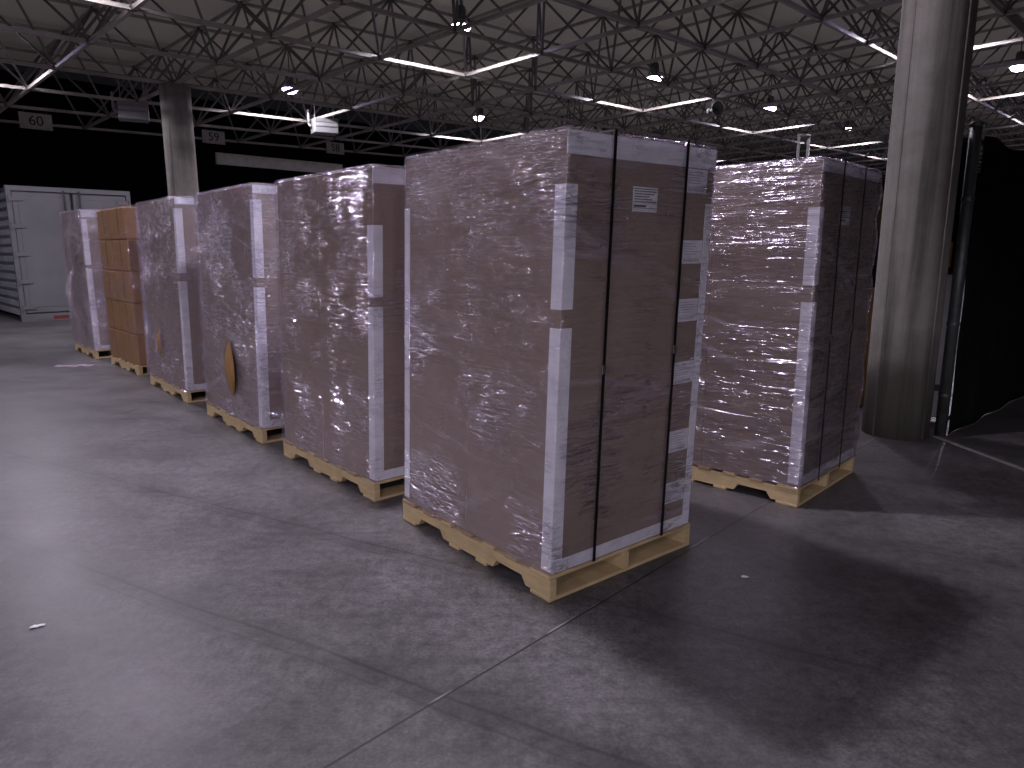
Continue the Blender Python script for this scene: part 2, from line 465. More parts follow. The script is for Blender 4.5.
# columns
def column(name, x, y, r, ztop, label):
    b = MB()
    n = 48
    b.lathe([(0, 0), (r, 0), (r, .6), (r, 1.2), (r, 2.4), (r, ztop - .3), (r * 1.0, ztop), (0, ztop)], n)
    # formwork seams down two sides
    for a in (rad(203), rad(292)):
        b.tube((r * math.cos(a), r * math.sin(a), .0), (r * math.cos(a), r * math.sin(a), ztop - .01), .007, 5)
    o = b.build(name, M_col)
    o.location = (x, y, 0)
    return setp(o, label, 'column', kind='structure')
column('concrete_column', 3.30, 5.88, .257, ZB + GX * 3.3 + DEPTH + .1, 'round stained concrete column standing beside the dark fence')
pc = node(-1.0, 3.0)
column('concrete_column', pc.x, pc.y, .27, pc.z - .04, 'round concrete column far behind the row of wrapped loads')

# ------------------------------------------------------------------ lamps
def make_lamp():
    r = empty('ceiling_lamp')
    b = MB(); b.tube((0, 0, .30), (0, 0, DEPTH - .40), .012, 8)
    b.build('hanger_rod', M_lampb, r)
    b = MB(); b.lathe([(0, .33), (.07, .32), (.09, .27), (.09, .12), (.07, .10), (0, .10)], 20)
    b.build('ballast_housing', M_lampb, r)
    b = MB(); b.lathe([(.07, .11), (.11, .09), (.16, .04), (.19, .01), (.20, .0), (.195, .0), (.185, .01), (.15, .04), (.10, .08), (.06, .10)], 28)
    b.build('reflector', M_refl, r)
    b = MB(); b.lathe([(0, -.095), (.07, -.09), (.13, -.065), (.165, -.02), (.165, .0), (.12, .04), (0, .05)], 20)
    b.build('bulb', M_glow, r)
    return r
LAMPS = [(.5, .5), (3.5, .5), (6.5, .5), (9.5, .5), (12.5, .5), (15.5, .5), (.5, 3.5), (3.5, 3.5), (6.5, 3.5), (9.5, 3.5), (-2.5, 3.5), (-2.5, .5),
         (.5, -2.5), (3.5, -2.5), (6.5, -2.5), (9.5, -2.5), (12.5, -2.5), (-2.5, -2.5), (-5.5, .5), (-5.5, -2.5), (-5.5, 3.5), (-5.5, -5.5), (-8.5, -5.5), (-8.5, -8.5), (-5.5, -8.5)]  # lamps behind the camera and far left are unseen, added to fill load faces
LABELS = {(.5, 3.5): 'bright ceiling lamp at upper left, above the hanging heater with the pale bars',
          (3.5, 3.5): 'bright ceiling lamp low above the top edge of the foremost wrapped load',
          (3.5, .5): 'bright ceiling lamp in the middle, largest of those not cut by the frame',
          (6.5, .5): 'bright ceiling lamp above the wrapped load standing by the column',
          (6.5, -2.5): 'bright ceiling lamp at the right edge, beyond the concrete column',
          (.5, .5): 'ceiling lamp half hidden by a roof node at top centre'}
POW = {(-2.5, -2.5): 500, (-5.5, -2.5): 90, (-2.5, .5): 240, (-5.5, -5.5): 110, (-8.5, -5.5): 500, (-8.5, -8.5): 1400, (-5.5, -8.5): 480, (.5, -2.5): 180, (-5.5, .5): 380, (-5.5, 3.5): 380}
proto = None
for ij in LAMPS:
    o = proto = make_lamp() if proto is None else proto
    if ij != LAMPS[0]: o = copy_tree(proto)
    p = node(*ij, .45)
    o.location = p
    setp(o, LABELS.get(ij, 'bell shaped ceiling lamp hung deep in the roof frame, barely seen or added out of view'), 'lamp', 'ceiling lamps in the roof frame')
    ld = bpy.data.lights.new('lamp_light', 'SPOT')
    ld.energy = POW.get(ij, 300) ; ld.color = (.92, .85, 1.0)
    ld.spot_size = rad(160); ld.spot_blend = .12; ld.shadow_soft_size = .11
    lo = bpy.data.objects.new('lamp_light', ld); col.objects.link(lo)
    lo.location = p + Vector((0, 0, -.115))

# ------------------------------------------------------------------ pallets
def make_pallet(L=1.275, W=1.01):
    r = empty('wooden_pallet')
    sw, sh, t = .038, .088, .018
    z0 = t
    # stringers run along local y (the long side); two fork notches each
    n0, n1, nw, nh = .17, L - .17 - .25, .25, .042
    for x in (0, W/2 - sw/2, W - sw):
        poly = [(0, z0), (n0, z0), (n0 + .03, z0 + nh), (n0 + nw - .03, z0 + nh), (n0 + nw, z0), (n1, z0), (n1 + .03, z0 + nh), (n1 + nw - .03, z0 + nh), (n1 + nw, z0), (L, z0), (L, z0 + sh), (0, z0 + sh)]
        b = MB(); b.prism(poly, x, x + sw, 0)
        b.build('stringer', M_wood, r)
    widths = [.135, .088, .088, .088, .088, .088, .135]
    gap = (L - sum(widths)) / 6
    y = 0
    rnd = random.Random(3)
    for w in widths:
        b = MB(); e = rnd.uniform(-.004, .006)
        b.cbox((-.006 + e, y, z0 + sh), (W + .006 + e, y + w, z0 + sh + t), .003)
        b.build('deck_board', rnd.choice([M_wood, M_wood2]), r)
        y += w + gap
    for y, w in ((0, .135), (.47, .09), (L/2 + .07, .09), (L - .135, .135)):
        b = MB(); b.cbox((-.004, y, 0), (W + .004, y + w, t), .003)
        b.build('bottom_board', M_wood, r)
    return r
PT = .124

# ------------------------------------------------------------------ wrapped loads
def mesh_film(W, L, z0, z1, mat, name, parent, seed, amp=.004, off=.010, step=.025, lean=None, hole=None, bulge=0.0, tiers=0, pinch=0.0):
    r = .025
    x0, y0, x1, y1 = -off, -off, W + off, L + off
    pts = []
    def side(a, b):
        n = max(2, int((Vector(b) - Vector(a)).length / step))
        return [tuple(Vector(a).lerp(Vector(b), k / n)) for k in range(n)]
    def arc(cx, cy, a0):
        return [(cx + r * math.cos(rad(a0 + 90*k/4)), cy + r * math.sin(rad(a0 + 90*k/4))) for k in range(4)]
    pts += arc(x0 + r, y0 + r, 180); pts += side((x0 + r, y0), (x1 - r, y0))
    pts += arc(x1 - r, y0 + r, 270); pts += side((x1, y0 + r), (x1, y1 - r))
    pts += arc(x1 - r, y1 - r, 0); pts += side((x1 - r, y1), (x0 + r, y1))
    pts += arc(x0 + r, y1 - r, 90); pts += side((x0, y1 - r), (x0, y0 + r))
    n = len(pts)
    nz = int((z1 - z0) / step)
    cx, cy = W/2, L/2
    vs, fs = [], []
    for k in range(nz + 1):
        f = k / nz
        z = z0 + (z1 - z0) * f
        for (x, y) in pts:
            nx = -1 if abs(x - x0) < r*.6 else (1 if abs(x - x1) < r*.6 else 0)
            ny = -1 if abs(y - y0) < r*.6 else (1 if abs(y - y1) < r*.6 else 0)
            t = x - y
            q = mnoise.noise(Vector((t*2.0 + seed, z*16 + .8*t, seed))) * .6 + mnoise.noise(Vector((t*5 + seed, z*34 - 2*t, seed*2))) * .4
            big = mnoise.noise(Vector((t*1.1 + seed, z*1.6, 3.1 + seed)))
            d = amp * (1 + q) + bulge * (.5 + .5 * big)
            if pinch:
                ph = (z - z0) / (z1 - z0) * tiers + .10 * math.sin(t * 2.3 + seed) + .25*mnoise.noise(Vector((t, z*2, seed)))
                d += pinch * abs(math.sin(PI * ph))
            if f < .04: d += .006 * (1 - f/.04)
            zz = z + (mnoise.noise(Vector((t*6, seed, 0))) * .012 if k == 0 else 0)
            vs.append((x + nx*d, y + ny*d, zz))
    for k in range(nz):
        for a in range(n):
            q = (k*n + a, k*n + (a+1) % n, (k+1)*n + (a+1) % n, (k+1)*n + a)
            if hole:
                c = [sum(vs[i][m] for i in q) / 4 for m in range(3)]
                if c[0] < 0 and hole(c[1], c[2]): continue
            fs.append(q)
    # top: rounded shoulder then a flat, softly wrinkled sheet
    prev = nz * n
    for s, dz in ((.985, .012), (.95, .016), (.8, .017), (.5, .017), (.2, .017)):
        b0 = len(vs)
        for a in range(n):
            v = vs[nz*n + a]
            X, Y = cx + (v[0]-cx)*s, cy + (v[1]-cy)*s
            vs.append((X, Y, z1 + dz + .004*mnoise.noise(Vector((X*9, Y*9, seed)))))
        for a in range(n): fs.append((prev + a, prev + (a+1) % n, b0 + (a+1) % n, b0 + a))
        prev = b0
    vs.append((cx, cy, z1 + .017))
    for a in range(n): fs.append((prev + a, prev + (a+1) % n, len(vs) - 1))
    b = MB(); b.add(vs, fs, 0, True)
    return b.build(name, mat, parent, recalc=True, lean=lean)

def corner_board(mb, x, y, sx, sy, z0, z1, leg=.052, t=.004):
    """right-angle board hugging a vertical edge at (x, y); sx, sy point into the load"""
    xa, xb = sorted((x - sx*t, x + sx*leg)); ya, yb = sorted((y - sy*t, y))
    mb.box((xa, ya, z0), (xb, yb, z1))
    xa, xb = sorted((x - sx*t, x)); ya, yb = sorted((y, y + sy*leg))
    mb.box((xa, ya, z0), (xb, yb, z1))

def label_mesh(w, h, style):
    """paper label on the y=0 face; local origin at its lower left"""
    b = MB(); b.box((0, -.0012, 0), (w, 0, h), 0)
    r = random.Random(style)
    e = -.0018
    if style == 0:      # the packing slip
        b.box((.02*w, e, .90*h), (.98*w, -.0012, .93*h), 1)
        for k in range(5):
            z = h * (.80 - .105*k)
            x = .06*w
            while x < w*(.55 + .4*r.random()):
                ww = w*r.uniform(.04, .12)
                b.box((x, e, z), (min(x+ww, .95*w), -.0012, z + .045*h), 1); x += ww + .02*w
        b.box((.05*w, e, .20*h), (.55*w, -.0012, .275*h), 1)
        b.box((.03*w, e, .145*h), (.97*w, -.0012, .165*h), 1)
    else:
        for k in range(5):
            z = h * (.83 - .11*k); x = .08*w
            while x < w*(.5 + .4*r.random()):
                ww = w*r.uniform(.05, .14)
                b.box((x, e, z), (min(x+ww, .94*w), -.0012, z + .04*h), 1); x += ww + .025*w
        b.box((.06*w, e, .27*h), (.94*w, -.0012, .285*h), 1)
        x = .1*w
        while x < .85*w:
            ww = w*r.choice([.01, .018, .03]); b.box((x, e, .07*h), (x+ww, -.0012, .22*h), 1); x += ww + w*r.choice([.012, .02])
    return b

TOP = 2.018
def make_load(name, label, corner, ang, L, W, lean=(0, 0), straps=(), labels=False, slip=None, top_board=True, base_board=True,
              upper=(1.303, 1.812), lower=(.135, 1.224), filmmat=None, top=TOP, amp=.004, bulge=0.0, back_boards=False, seed=1.0, tear=None, pinch=0.0, capdepth=.09, flap=False):
    r = empty(name, (corner[0], corner[1], PT), ang)
    setp(r, label, 'wrapped load', 'stretch wrapped loads on pallets')
    H = top - PT
    e = .012                                    # loads sit a touch inside their pallets
    W -= 2*e; L -= 2*e
    r.location = (corner[0] + e*(math.cos(ang) - math.sin(ang)), corner[1] + e*(math.sin(ang) + math.cos(ang)), PT + .001)
    NT = 6
    th = H / NT
    ym = L * .52
    for k in range(NT):
        for f, (ya, yb) in enumerate(((0, ym - .001), (ym + .001, L))):
            b = MB(); b.cbox((0, ya, k*th + .0002), (W, yb, (k+1)*th - .0002), .0004)
            c = b.build('carton', M_card, r, lean=lean)
            if f == 0 and labels:
                zz = [.15, .42, .77, 1.08, 1.36, 1.69][k]
                lb = label_mesh(.155, .11, k + 1)
                lb.v = [(x + W - .205 + lean[0]*0, y - .0006, z + zz) for x, y, z in lb.v]
                l = lb.build('shipping_label', [M_paper, M_inkl], c, lean=lean)
            if f == 0 and slip and k == 5:
                lb = label_mesh(.165, .108, 0)
                lb.v = [(x + slip[0], y - .0006, z + slip[1] - PT) for x, y, z in lb.v]
                setp(lb.build('packing_slip', [M_slip, M_ink], c, lean=lean), 'white packing slip with printed lines')
    # edge boards
    for (z0, z1) in (upper, lower):
        b = MB(); corner_board(b, 0, 0, 1, 1, z0 - PT, z1 - PT, .062)
        b.build('corner_board', M_board, r, lean=lean)
    if back_boards:
        for x, y, sx, sy in ((W, 0, -1, 1), (0, L, 1, -1)):
            b = MB(); corner_board(b, x, y, sx, sy, .02, H - .25, .045)
            b.build('corner_board', M_board, r, lean=lean)
    if top_board:
        b = MB(); b.box((-.004, -.0045, H - capdepth), (W + .004, -.0005, H + .004)); b.box((-.004, -.0045, H), (W + .004, .06, H + .004))
        b.build('top_edge_board', M_board, r, lean=lean)
    if base_board:
        b = MB(); b.box((.0, -.0055, .003), (W, -.0045, .062)); 
        b.build('base_edge_board', M_board, r, lean=lean)
    hole = None
    if tear:
        ty, tz, tw, tH = tear
        def hole(y, z):
            s = (z - (tz - PT)) / tH
            return abs(s) < 1 and abs(y - ty - .02*s) < tw * (1 - s*s)
    fm = mesh_film(W, L, .001, H + .004, filmmat or M_film, 'stretch_wrap', r, seed, amp=amp, bulge=bulge, lean=lean, hole=hole, pinch=pinch, tiers=6)
    if tear:                                     # torn carton flap sticking out through the hole
        ty, tz, tw, tH = tear
        n = 18; vs = []; fs = []
        for k in range(n + 1):
            s = -1 + 2*k/n
            w = tw * 1.05 * (1 - s*s)
            for m in range(5):
                q = m/4
                vs.append((-.016 - .050*(1 - s*s)*math.sin(PI*q*.75), ty + .02*s + w*(1 - 2*q), tz - PT + s*tH))
        for k in range(n):
            for m in range(4): fs.append((k*5+m, k*5+m+1, (k+1)*5+m+1, (k+1)*5+m))
        b = MB(); b.add(vs, fs, 0, True)
        o = b.build('torn_carton_flap', M_cardo, r, lean=lean)
        sm = o.modifiers.new('thick', 'SOLIDIFY'); sm.thickness = .005
        setp(o, 'brown torn carton flap poking through the film')
    for sx in straps:
        q = .016 + amp*1.6 + bulge + pinch*1.0
        b = MB(); w = .017
        b.box((sx - w/2, -q - .002, .0), (sx + w/2, -q, H + .024))
        b.box((sx - w/2, -q - .002, H + .0225), (sx + w/2, L + q + .002, H + .0245))
        b.box((sx - w/2, L + q, .0), (sx + w/2, L + q + .002, H + .024))
        s = b.build('strap', M_strap, r, lean=lean)
        b = MB(); b.cbox((sx - .012, -q - .005, .86 + .1*sx), (sx + .012, -q - .0025, .90 + .1*sx), .001)
        b.build('strap_buckle', M_clip, s, lean=lean)
    if flap:                                     # film loop that came loose
        n = 22; vs = []; fs = []
        for k in range(n + 1):
            s = k/n
            z = 1.24 - PT - .74*s
            for m in range(5):
                q = m/4
                vs.append((-.02 - .11*math.sin(PI*s)**.8*(.75 + .25*q), L*.60 + .02*math.sin(7*s) + .16*(q - .5)*(.35 + math.sin(PI*s)), z + .03*q))
        for k in range(n):
            for m in range(4): fs.append((k*5+m, k*5+m+1, (k+1)*5+m+1, (k+1)*5+m))
        b = MB(); b.add(vs, fs, 0, True)
        b.build('loose_film_loop', M_flap, r, lean=lean)
    return r
M_flap = film('stretch_film_bunched', .45, .3, 1.0, 1.5, gl=1.3, tint=(.66, .56, .60))

ROW = [  # corner, angle of the short side, length, width
    ((.170, 2.903), 38.9, 1.285, .997),
    ((-.857, 4.184), 41.2, 1.36, 1.010),
    ((-2.025, 5.522), 40.5, 1.38, 1.010),
    ((-3.33, 7.06), 40.5, 1.44, 1.010),
    ((-4.655, 8.660), 42.6, 1.34, 1.000),
    ((-6.012, 10.055), 42.3, 1.36, 1.010)]
RP = ((1.742, 4.080), 46.0, 1.275, .98)
PL = ['pale wooden pallet under the foremost wrapped load with black straps',
      'wooden pallet under the second wrapped load of the left row',
      'wooden pallet under the wrapped load with a torn brown flap',
      'wooden pallet under the fourth wrapped load, just before the brown cartons',
      'wooden pallet under the bare brown cartons',
      'wooden pallet at the far end of the row, beside the white container',
      'wooden pallet under the shiny load beside the concrete column']
pp = None
for k, (c, a, L, W) in enumerate(ROW + [RP]):
    o = pp = make_pallet() if pp is None else pp
    if k: o = copy_tree(pp)
    o.location = (c[0], c[1], 0); o.rotation_euler = (0, 0, rad(a))
    o.scale = (W/1.01, L/1.275, 1)
    setp(o, PL[k], 'pallet', 'wooden pallets under the loads')

def A(k): return (ROW[k][0], rad(ROW[k][1]), ROW[k][2], ROW[k][3])
make_load('wrapped_load', 'foremost and largest stretch wrapped load, with paper labels down its right face', *A(0), lean=(.026, -.012),
          straps=(.250, .735), labels=True, slip=(.40, 1.715), back_boards=True, seed=1.3)
make_load('wrapped_load', 'second wrapped load of the left row, partly behind the foremost one', *A(1), lean=(.026, -.012), seed=5.1, top=2.02, amp=.006, upper=(1.27, 1.692), lower=(.135, 1.211), filmmat=M_film, bulge=.012)
make_load('wrapped_load', 'third wrapped load of the left row, torn open low on its aisle face', *A(2), lean=(.022, -.010), seed=9.7, top=2.035, amp=.007, bulge=.02, upper=(1.335, 1.93), lower=(.135, 1.26), filmmat=M_filmL,
          tear=(.62, .54, .155, .25), capdepth=.06)
make_load('wrapped_load', 'fourth wrapped load with loose shiny film, right before the brown cartons', *A(3), lean=(.014, -.012), seed=14.2, top=2.05, amp=.008, bulge=.03, upper=(1.32, 1.95), lower=(.135, 1.24), filmmat=M_filmL,
          tear=(.80, .54, .07, .17), capdepth=.06)
make_load('wrapped_load', 'farthest wrapped load, in front of the white container', *A(5), seed=21.0, top=2.09, amp=.008, bulge=.03, upper=(1.34, 1.97), lower=(.135, 1.29), filmmat=M_filmS, flap=True, capdepth=.09)
make_load('wrapped_load', 'shiny wrapped load with bright creased film beside the concrete column', RP[0], rad(RP[1]), RP[2], RP[3], seed=33.0, top=2.045, straps=(.225, .585), labels=False, slip=(.32, 1.70), capdepth=.06,
          amp=.006, pinch=.014, upper=(1.346, 1.788), lower=(.14, 1.248), filmmat=M_filmR, base_board=True)

# brown cartons on the fifth pallet: each carton is a thing
(c5, a5, L5, W5) = A(4)
R5 = Matrix.Translation((c5[0], c5[1], 0)) @ Matrix.Rotation(a5, 4, 'Z')
tiers = ['bottom tier', 'second tier up', 'middle tier', 'fourth tier up', 'top tier']
hgt5 = 2.065 - PT
th = hgt5 / 5
cw, cl = W5/2 - .012, L5/2 - .012
b = MB(); b.cbox((-cw/2, -cl/2, 0), (cw/2, cl/2, th - .006), .012)
b.box((-.03, -cl/2 - .0006, .0), (.03, -cl/2, th - .012), 1); b.box((-cw/2 - .0006, -.03, .16*th), (-cw/2, .03, th - .012), 1)
M_tape = simple('carton_tape', (.30, .19, .09), .25, var=.06)
proto_c = b.build('brown_carton', [M_cardo, M_tape])
first = True
for t in range(5):
    for (cx, cy, where) in ((W5*.25, L5*.25, 'front corner'), (W5*.25, L5*.75, 'left column on the aisle side'), (W5*.75, L5*.25, 'right column')):
        if first: o = proto_c; first = False
        else:
            o = proto_c.copy(); col.objects.link(o)
        jx = random.uniform(-.004, .004); jy = random.uniform(-.004, .004)
        o.matrix_world = R5 @ Matrix.Translation((cx + jx, cy + jy, PT + .002 + t*th))  @ Matrix.Rotation(random.uniform(-.008, .008), 4, 'Z')
        setp(o, 'plain brown carton in the brown stack, %s, %s' % (tiers[t], where), 'carton', 'brown cartons stacked on the fifth pallet')
fw = mesh_film(W5 - .02, L5 - .02, .02, hgt5 + .006, M_filmB, 'clear_stretch_film', None, 41.0, amp=.006, off=.016, bulge=.012)
fw.matrix_world = R5 @ Matrix.Translation((.01, .01, PT))
setp(fw, 'thin clear stretch film round the stack of brown cartons', 'stretch film')

# ------------------------------------------------------------------ hanging things at the left
def place(o, x, y, z, rz): o.location = (x, y, z); o.rotation_euler = (0, 0, rz)
def heater(px, label):
    r = empty('unit_heater')
    b = MB(); b.cbox((-.28, -.22, -.20), (.28, .22, .14), .012)
    b.build('casing', M_white, r)
    b = MB(); b.cbox((-.27, -.232, -.06), (.27, -.222, -.03), .002); b.cbox((-.27, -.232, .04), (.27, -.222, .13), .003)
    setp(b.build('louvre', M_grey, r), 'dark slot across the front')
    for x in (-.22, .22):
        b = MB(); b.tube((x, 0, .14), (x, 0, .62), .010, 6); b.build('hanger', M_white, r)
    b = MB(); b.path([(-.30, .05, -.05), (-.36, .05, .02), (-.36, .05, .34)], .028)
    b.build('flue_pipe', M_white, r)
    p = node(*px, -.42)
    place(r, p.x, p.y, p.z + .25, rad(28))
    return setp(r, label, 'heater', 'unit heaters hung under the roof frame')
heater((-1.05, 4.05), 'white box heater hung beside the far column at upper left')
heater((1.05, 3.70), 'pale box heater hung above the row of loads, near the lit bars')

def sign(txt, i, label, w=.62, h=.34):
    r = empty('dock_sign')
    b = MB(); b.cbox((-w/2, -.012, -h/2), (w/2, .012, h/2), .004)
    b.build('board', M_sign, r)
    fc = bpy.data.curves.new('number', 'FONT'); fc.body = txt; fc.size = .31; fc.align_x = 'CENTER'; fc.align_y = 'CENTER'; fc.extrude = .002; fc.offset = 0.0
    fc.materials.append(M_signtx)
    t0 = bpy.data.objects.new('lettering', fc); col.objects.link(t0)
    bpy.context.view_layer.update()
    me = bpy.data.meshes.new_from_object(t0.evaluated_get(bpy.context.evaluated_depsgraph_get()))
    bpy.data.objects.remove(t0)
    t = bpy.data.objects.new('number', me); col.objects.link(t); t.parent = r
    t.location = (0, -.0145, 0); t.rotation_euler = (PI/2, 0, 0)
    for x in (-w*.35, w*.35):
        b = MB(); b.tube((x, 0, h/2), (x, 0, h/2 + .06), .008, 6); b.build('hanger', M_galv, r)
    p = node(i, 6, .02)
    p = p - Vv.to_3d() * .13
    place(r, p.x, p.y, p.z + .02, TH)
    return setp(r, label, 'sign', 'dock number signs on the roof edge')
sign('60', -1.54, 'dock number sign leftmost on the roof edge, above the white container', .66, .36)
sign('59', .61, 'dock number sign reading 59, right of the far column')
sign('58', 2.58, 'dock number sign reading 58, above the end of the pale header panel')

b = MB(); b.cbox((-2.35, -.05, -.16), (2.35, .05, .16), .01)
b.box((-.01, -.052, -.15), (.01, -.049, .15)); 
r = b.build('header_panel', M_panel)
p0, p1 = node(.78, 6.3), node(2.92, 6.3)
mid = (p0 + p1) / 2
place(r, mid.x, mid.y, mid.z - .46, TH); r.scale = ((p1 - p0).length/4.7, 1, 1)
r.rotation_euler = (0, 0, TH)
setp(r, 'long pale horizontal panel hanging over the dark dock opening', 'panel')

# horn speakers under the roof
def horn(i, j, dz, label):
    r = empty('horn_speaker')
    b = MB(); M = Matrix.Rotation(rad(90), 4, 'X')
    b.lathe([(.03, -.16), (.035, -.05), (.06, .02), (.13, .09), (.155, .10), (.148, .092), (.12, .07), (.05, .0)], 24, M=M)
    b.build('horn', M_grey, r)
    b = MB(); b.lathe([(0, -.24), (.06, -.235), (.065, -.16), (0, -.155)], 20, M=M); b.build('driver', M_grey, r)
    b = MB(); b.lathe([(.15, .098), (.162, .104), (.158, .108), (.145, .102)], 24, M=M); b.build('rim', M_white, r)
    b = MB(); b.path([(0, .12, .06), (0, .10, .16), (0, .04, .24)], .014); b.build('bracket', M_galv, r)
    p = node(i, j, dz)
    place(r, p.x, p.y, p.z, rad(20))
    return setp(r, label, 'speaker', 'horn speakers under the roof')
horn(3.97, -.03, -.27, 'round horn speaker with pale rim above the right end of the foremost load')
horn(3.75, 4.60, -.30, 'small grey horn speaker left of the lamp over the foremost load')

# ------------------------------------------------------------------ white container
r = empty('shipping_container', (-10.72, 15.37, 0), rad(45))
setp(r, 'white container with closed doors behind the far end of the row', 'container')
CW, CH, CLn = 2.44, 2.90, 6.0
b = MB()
b.box((.03, .10, .12), (CW - .03, CLn, CH - .03))
b.build('body', M_cont, r)
b = MB()       # door frame: sill, header, posts
b.box((0, 0, .0), (CW, .12, .16)); b.box((0, 0, CH - .10), (CW, .12, CH)); b.box((0, 0, .16), (.09, .12, CH - .1)); b.box((CW - .09, 0, .16), (CW, .12, CH - .1))
b.build('door_frame', M_cont, r)
b = MB()       # corrugated left side: horizontal ribs
poly = []
nr = 14
for k in range(nr):
    z = .14 + k*(CH - .2)/nr; hh = (CH - .2)/nr
    poly += [(-.0, z), (-.0, z + hh*.55), (.035, z + hh*.62), (.035, z + hh*.93)]
poly += [(.0, CH - .06), (.06, CH - .06), (.06, .14)]
b.prism(poly, .12, CLn, 1)
b.build('side_panel', M_sider, r)
for k, (xa, xb) in enumerate(((.10, CW/2 - .03), (CW/2 + .03, CW - .10))):
    b = MB(); b.cbox((xa, .015, .18), (xb, .06, CH - .13), .012)
    b.cbox((xa + .10, .008, .30), (xb - .10, .02, CH - .25), .006)
    d = b.build('door_leaf', M_cont, r)
    b = MB(); b.box((xa - .012, .02, .165), (xa + .0, .05, CH - .115)); b.box((xb, .02, .165), (xb + .012, .05, CH - .115)); b.box((xa, .02, CH - .13), (xb, .05, CH - .115))
    b.build('seal', M_contd, d)
    for z in (.30, .86, 1.45, 2.05, 2.62):
        b = MB(); hx = .04 if k == 0 else CW - .04; ex = hx + (.26 if k == 0 else -.26)
        b.cbox((min(hx, ex), -.012, z - .04), (max(hx, ex), .012, z + .04), .006)
        b.tube((hx, -.012, z - .07), (hx, -.012, z + .07), .018, 8)
        b.build('hinge', M_cont, d)
    bx = xb - .12 if k == 0 else xa + .12
    b = MB(); b.tube((bx, -.02, .10), (bx, -.02, CH - .06), .020, 10)
    for z in (.35, 1.2, 2.1): b.cbox((bx - .05, -.03, z - .03), (bx + .05, .01, z + .03), .005)
    b.build('locking_bar', M_contd, d)
b = MB(); 
for k in range(6): b.box((.30 + .30*k, -.006, .03), (.30 + .30*k + .30, .0, .10), k % 2)
b.build('reflector_strip', [M_cont, M_red], r)

# ------------------------------------------------------------------ fence at the right
FX, FY = 3.649, 5.805
ft = 2.50
r = empty('mesh_fence', (FX, FY, 0), rad(42.3))
setp(r, 'tall fence with dark privacy mesh at the right edge, beside the column', 'fence')
FL = 9.0
for k in range(4):
    b = MB(); x = k*2.95
    b.tube((x, 0, 0), (x, 0, ft), .045, 14, smooth=True)
    b.lathe([(.045, ft), (.05, ft + .01), (.045, ft + .035), (0, ft + .05)], 14, (x, 0, 0))
    for z in (.35, .95, 1.45, 1.95): b.lathe([(.049, z - .014), (.05, z), (.049, z + .014)], 14, (x, 0, 0))
    b.build('post', M_galv, r)
for z in (.12, ft - .10):
    b = MB(); b.tube((0, 0, z), (FL, 0, z), .020, 10, smooth=True); b.build('rail', M_galv, r)
vs, fs = [], []
nx, nz = 90, 24
for a in range(nx + 1):
    for k in range(nz + 1):
        x = .05 + (FL - .1)*a/nx; z = .004 + (ft - .08)*k/nz
        vs.append((x, -.055 + .012*math.sin(x*7 + z) + .01*mnoise.noise(Vector((x*2, z*2, 0))), z + (.02*math.sin(x*5.3) if k == nz else 0)))
for a in range(nx):
    for k in range(nz): q = a*(nz+1)+k; fs.append((q, q+1, q+nz+2, q+nz+1))
b = MB(); b.add(vs, fs, 0, True)
o = b.build('privacy_mesh', M_fab, r)
o.modifiers.new('thick', 'SOLIDIFY').thickness = .004
# gate strip on the floor
b = MB(); b.cbox((-.02, 0, 0), (.02, 2.6, .012), .004)
o = b.build('floor_strip', M_curb); o.location = (3.56, 5.73, 0); o.rotation_euler = (0, 0, rad(180 + 6.6))
setp(o, 'thin pale strip on the floor running from the column base toward the camera', 'strip')

# things glimpsed behind the column
r = empty('light_block_gate', (3.50, 6.36, 0), rad(-4)); r.scale = (.5, 1, 1)  # gate is a guess, made tall to block lamp light through the gap
b = MB(); b.cbox((.03, -.012, .03), (1.0, .012, 1.34), .004); b.box((.03, -.015, .28), (1.0, -.011, .34), 1)
setp(b.build('lower_panel', [M_board, M_grey], r), 'white lower panel with a grey line')
b = MB(); b.box((.03, -.010, 1.36), (1.0, -.004, 2.46)); b.build('light_block_mesh', M_fab, r)  # dark upper part added to stop lamp light passing above the white panel
for x in (.0, 1.0):
    b = MB(); b.tube((x, 0, 0), (x, 0, 2.5), .024, 10, smooth=True); b.build('frame_post', M_galv, r)
for z in (1.35, 1.86, 2.48):
    b = MB(); b.tube((0, 0, z), (1.0, 0, z), .020, 10, smooth=True); b.build('frame_rail', M_galv, r)
b = MB(); b.cbox((.25, -.05, 1.40), (.75, -.012, 1.62), .006); b.box((.35, -.052, 1.45), (.65, -.05, 1.56), 1)
setp(b.build('tag_plate', [M_or, M_slip], r), 'small orange plate on the gate')
setp(r, 'guessed gate leaf, white below, made tall to block lamp light beside the column', 'gate')
pos = (3.42, 7.25)
for k, (z0, z1, m, nm, lab, cat) in enumerate(((.0, .62, M_cardo, 'brown_carton', 'brown carton on the floor behind the column, lowest of three', 'carton'),
                                      (.625, 1.18, M_cardo, 'brown_carton', 'brown carton behind the column, under the black bin', 'carton'))):
    b = MB(); b.cbox((-.40, -.32, 0), (.40, .32, z1 - z0), .006); b.box((-.03, -.3206, 0), (.03, -.32, z1 - z0 - .01), 1)
    o = b.build(nm, [m, M_tape]); o.location = (pos[0], pos[1], z0 + .001); o.rotation_euler = (0, 0, rad(38))
    setp(o, lab, cat)
r = empty('storage_bin', (pos[0], pos[1], 1.182), rad(38))
b = MB(); b.lathe([(0, 0), (.36, 0), (.42, .48), (.44, .50), (.41, .50), (.345, .02), (0, .02)], 4, M=Matrix.Rotation(rad(45), 4, 'Z'), smooth=False)
b.build('tub', M_blk, r)
b = MB(); b.cbox((-.32, -.32, .50), (.32, .32, .53), .008); b.build('lid', M_blk, r)
setp(r, 'black plastic bin standing on the brown cartons behind the column', 'bin')
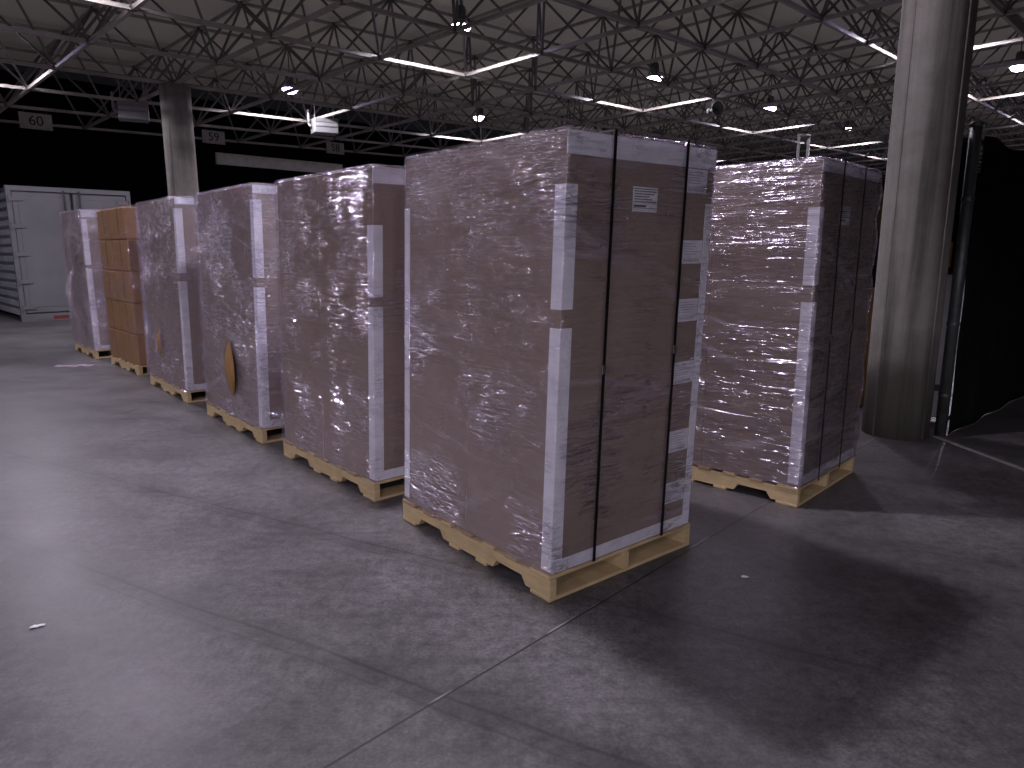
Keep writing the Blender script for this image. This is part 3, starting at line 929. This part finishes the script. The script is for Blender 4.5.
b = MB(); b.cbox((-.30, -.25, 0), (.30, .25, .36), .006); b.box((-.03, -.2506, 0), (.03, -.25, .35), 1)
o = b.build('brown_carton', [M_cardo, M_tape]); o.location = (pos[0], pos[1], 1.714); o.rotation_euler = (0, 0, rad(38))
setp(o, 'reddish brown carton on top of the black bin behind the column', 'carton')
# goalpost of pipe behind the right load
r = empty('pipe_goalpost', (4.36, 11.0, 0), rad(20))
for x in (-.09, .09):
    b = MB(); b.tube((x, 0, 0), (x, 0, 3.22), .022, 10, smooth=True); b.build('upright', M_white, r)
b = MB(); b.tube((-.10, 0, 3.22), (.10, 0, 3.22), .030, 10, smooth=True); b.build('crossbar', M_grey, r)
b = MB(); b.cbox((-.2, -.15, 0), (.2, .15, .02), .004); b.build('foot', M_grey, r)
setp(r, 'pale twin pipes topped by a dark bar behind the right hand load', 'pipe frame')

# scraps on the floor
def scrap(x, y, sx, sy, rz, mat, label, name='paper_scrap', seed=0):
    vs, fs = [], []
    n = 8
    for a in range(n + 1):
        for k in range(n + 1):
            X, Y = (a/n - .5)*sx, (k/n - .5)*sy
            w = 1 - .35*mnoise.noise(Vector((a*.9 + seed, k*.7, seed)))
            vs.append((X*w, Y*w, .004 + .012*abs(mnoise.noise(Vector((X*40 + seed, Y*40, seed))))))
    for a in range(n):
        for k in range(n): q = a*(n+1)+k; fs.append((q, q+n+1, q+n+2, q+1))
    b = MB(); b.add(vs, fs, 0, True)
    o = b.build(name, mat); o.modifiers.new('thick', 'SOLIDIFY').thickness = .001
    o.location = (x, y, 0); o.rotation_euler = (0, 0, rz)
    return setp(o, label, 'scrap')
scrap(-1.985, 2.70, .055, .018, .5, M_slip, 'tiny white scrap on the floor at the left edge', seed=1)
scrap(1.12, 3.146, .03, .02, .2, M_slip, 'tiny pale scrap on the shaded floor right of the foremost pallet', seed=2)
scrap(-5.95, 9.42, .50, .18, .1, M_flap, 'crumpled clear film on the floor by the brown carton stack', 'film_scrap', 3)

# ------------------------------------------------------------------ world, camera, output
w = bpy.data.worlds.new('night'); sc.world = w; w.use_nodes = True
w.node_tree.nodes['Background'].inputs[0].default_value = (.5, .5, .6, 1)
w.node_tree.nodes['Background'].inputs[1].default_value = .006
cd = bpy.data.cameras.new('camera'); cam = bpy.data.objects.new('camera', cd); col.objects.link(cam)
cd.sensor_width = 36; cd.lens = 703/1024*36; cd.clip_start = .05; cd.clip_end = 200
cam.location = (0, 0, 1.55); cam.rotation_euler = (rad(90 - 10.8), 0, 0)
sc.camera = cam
vs_ = sc.view_settings
sc.display_settings.display_device = 'sRGB'
vs_.view_transform = 'Standard'; vs_.look = 'None'; vs_.gamma = 1; vs_.exposure = 0.45; vs_.use_curve_mapping = False
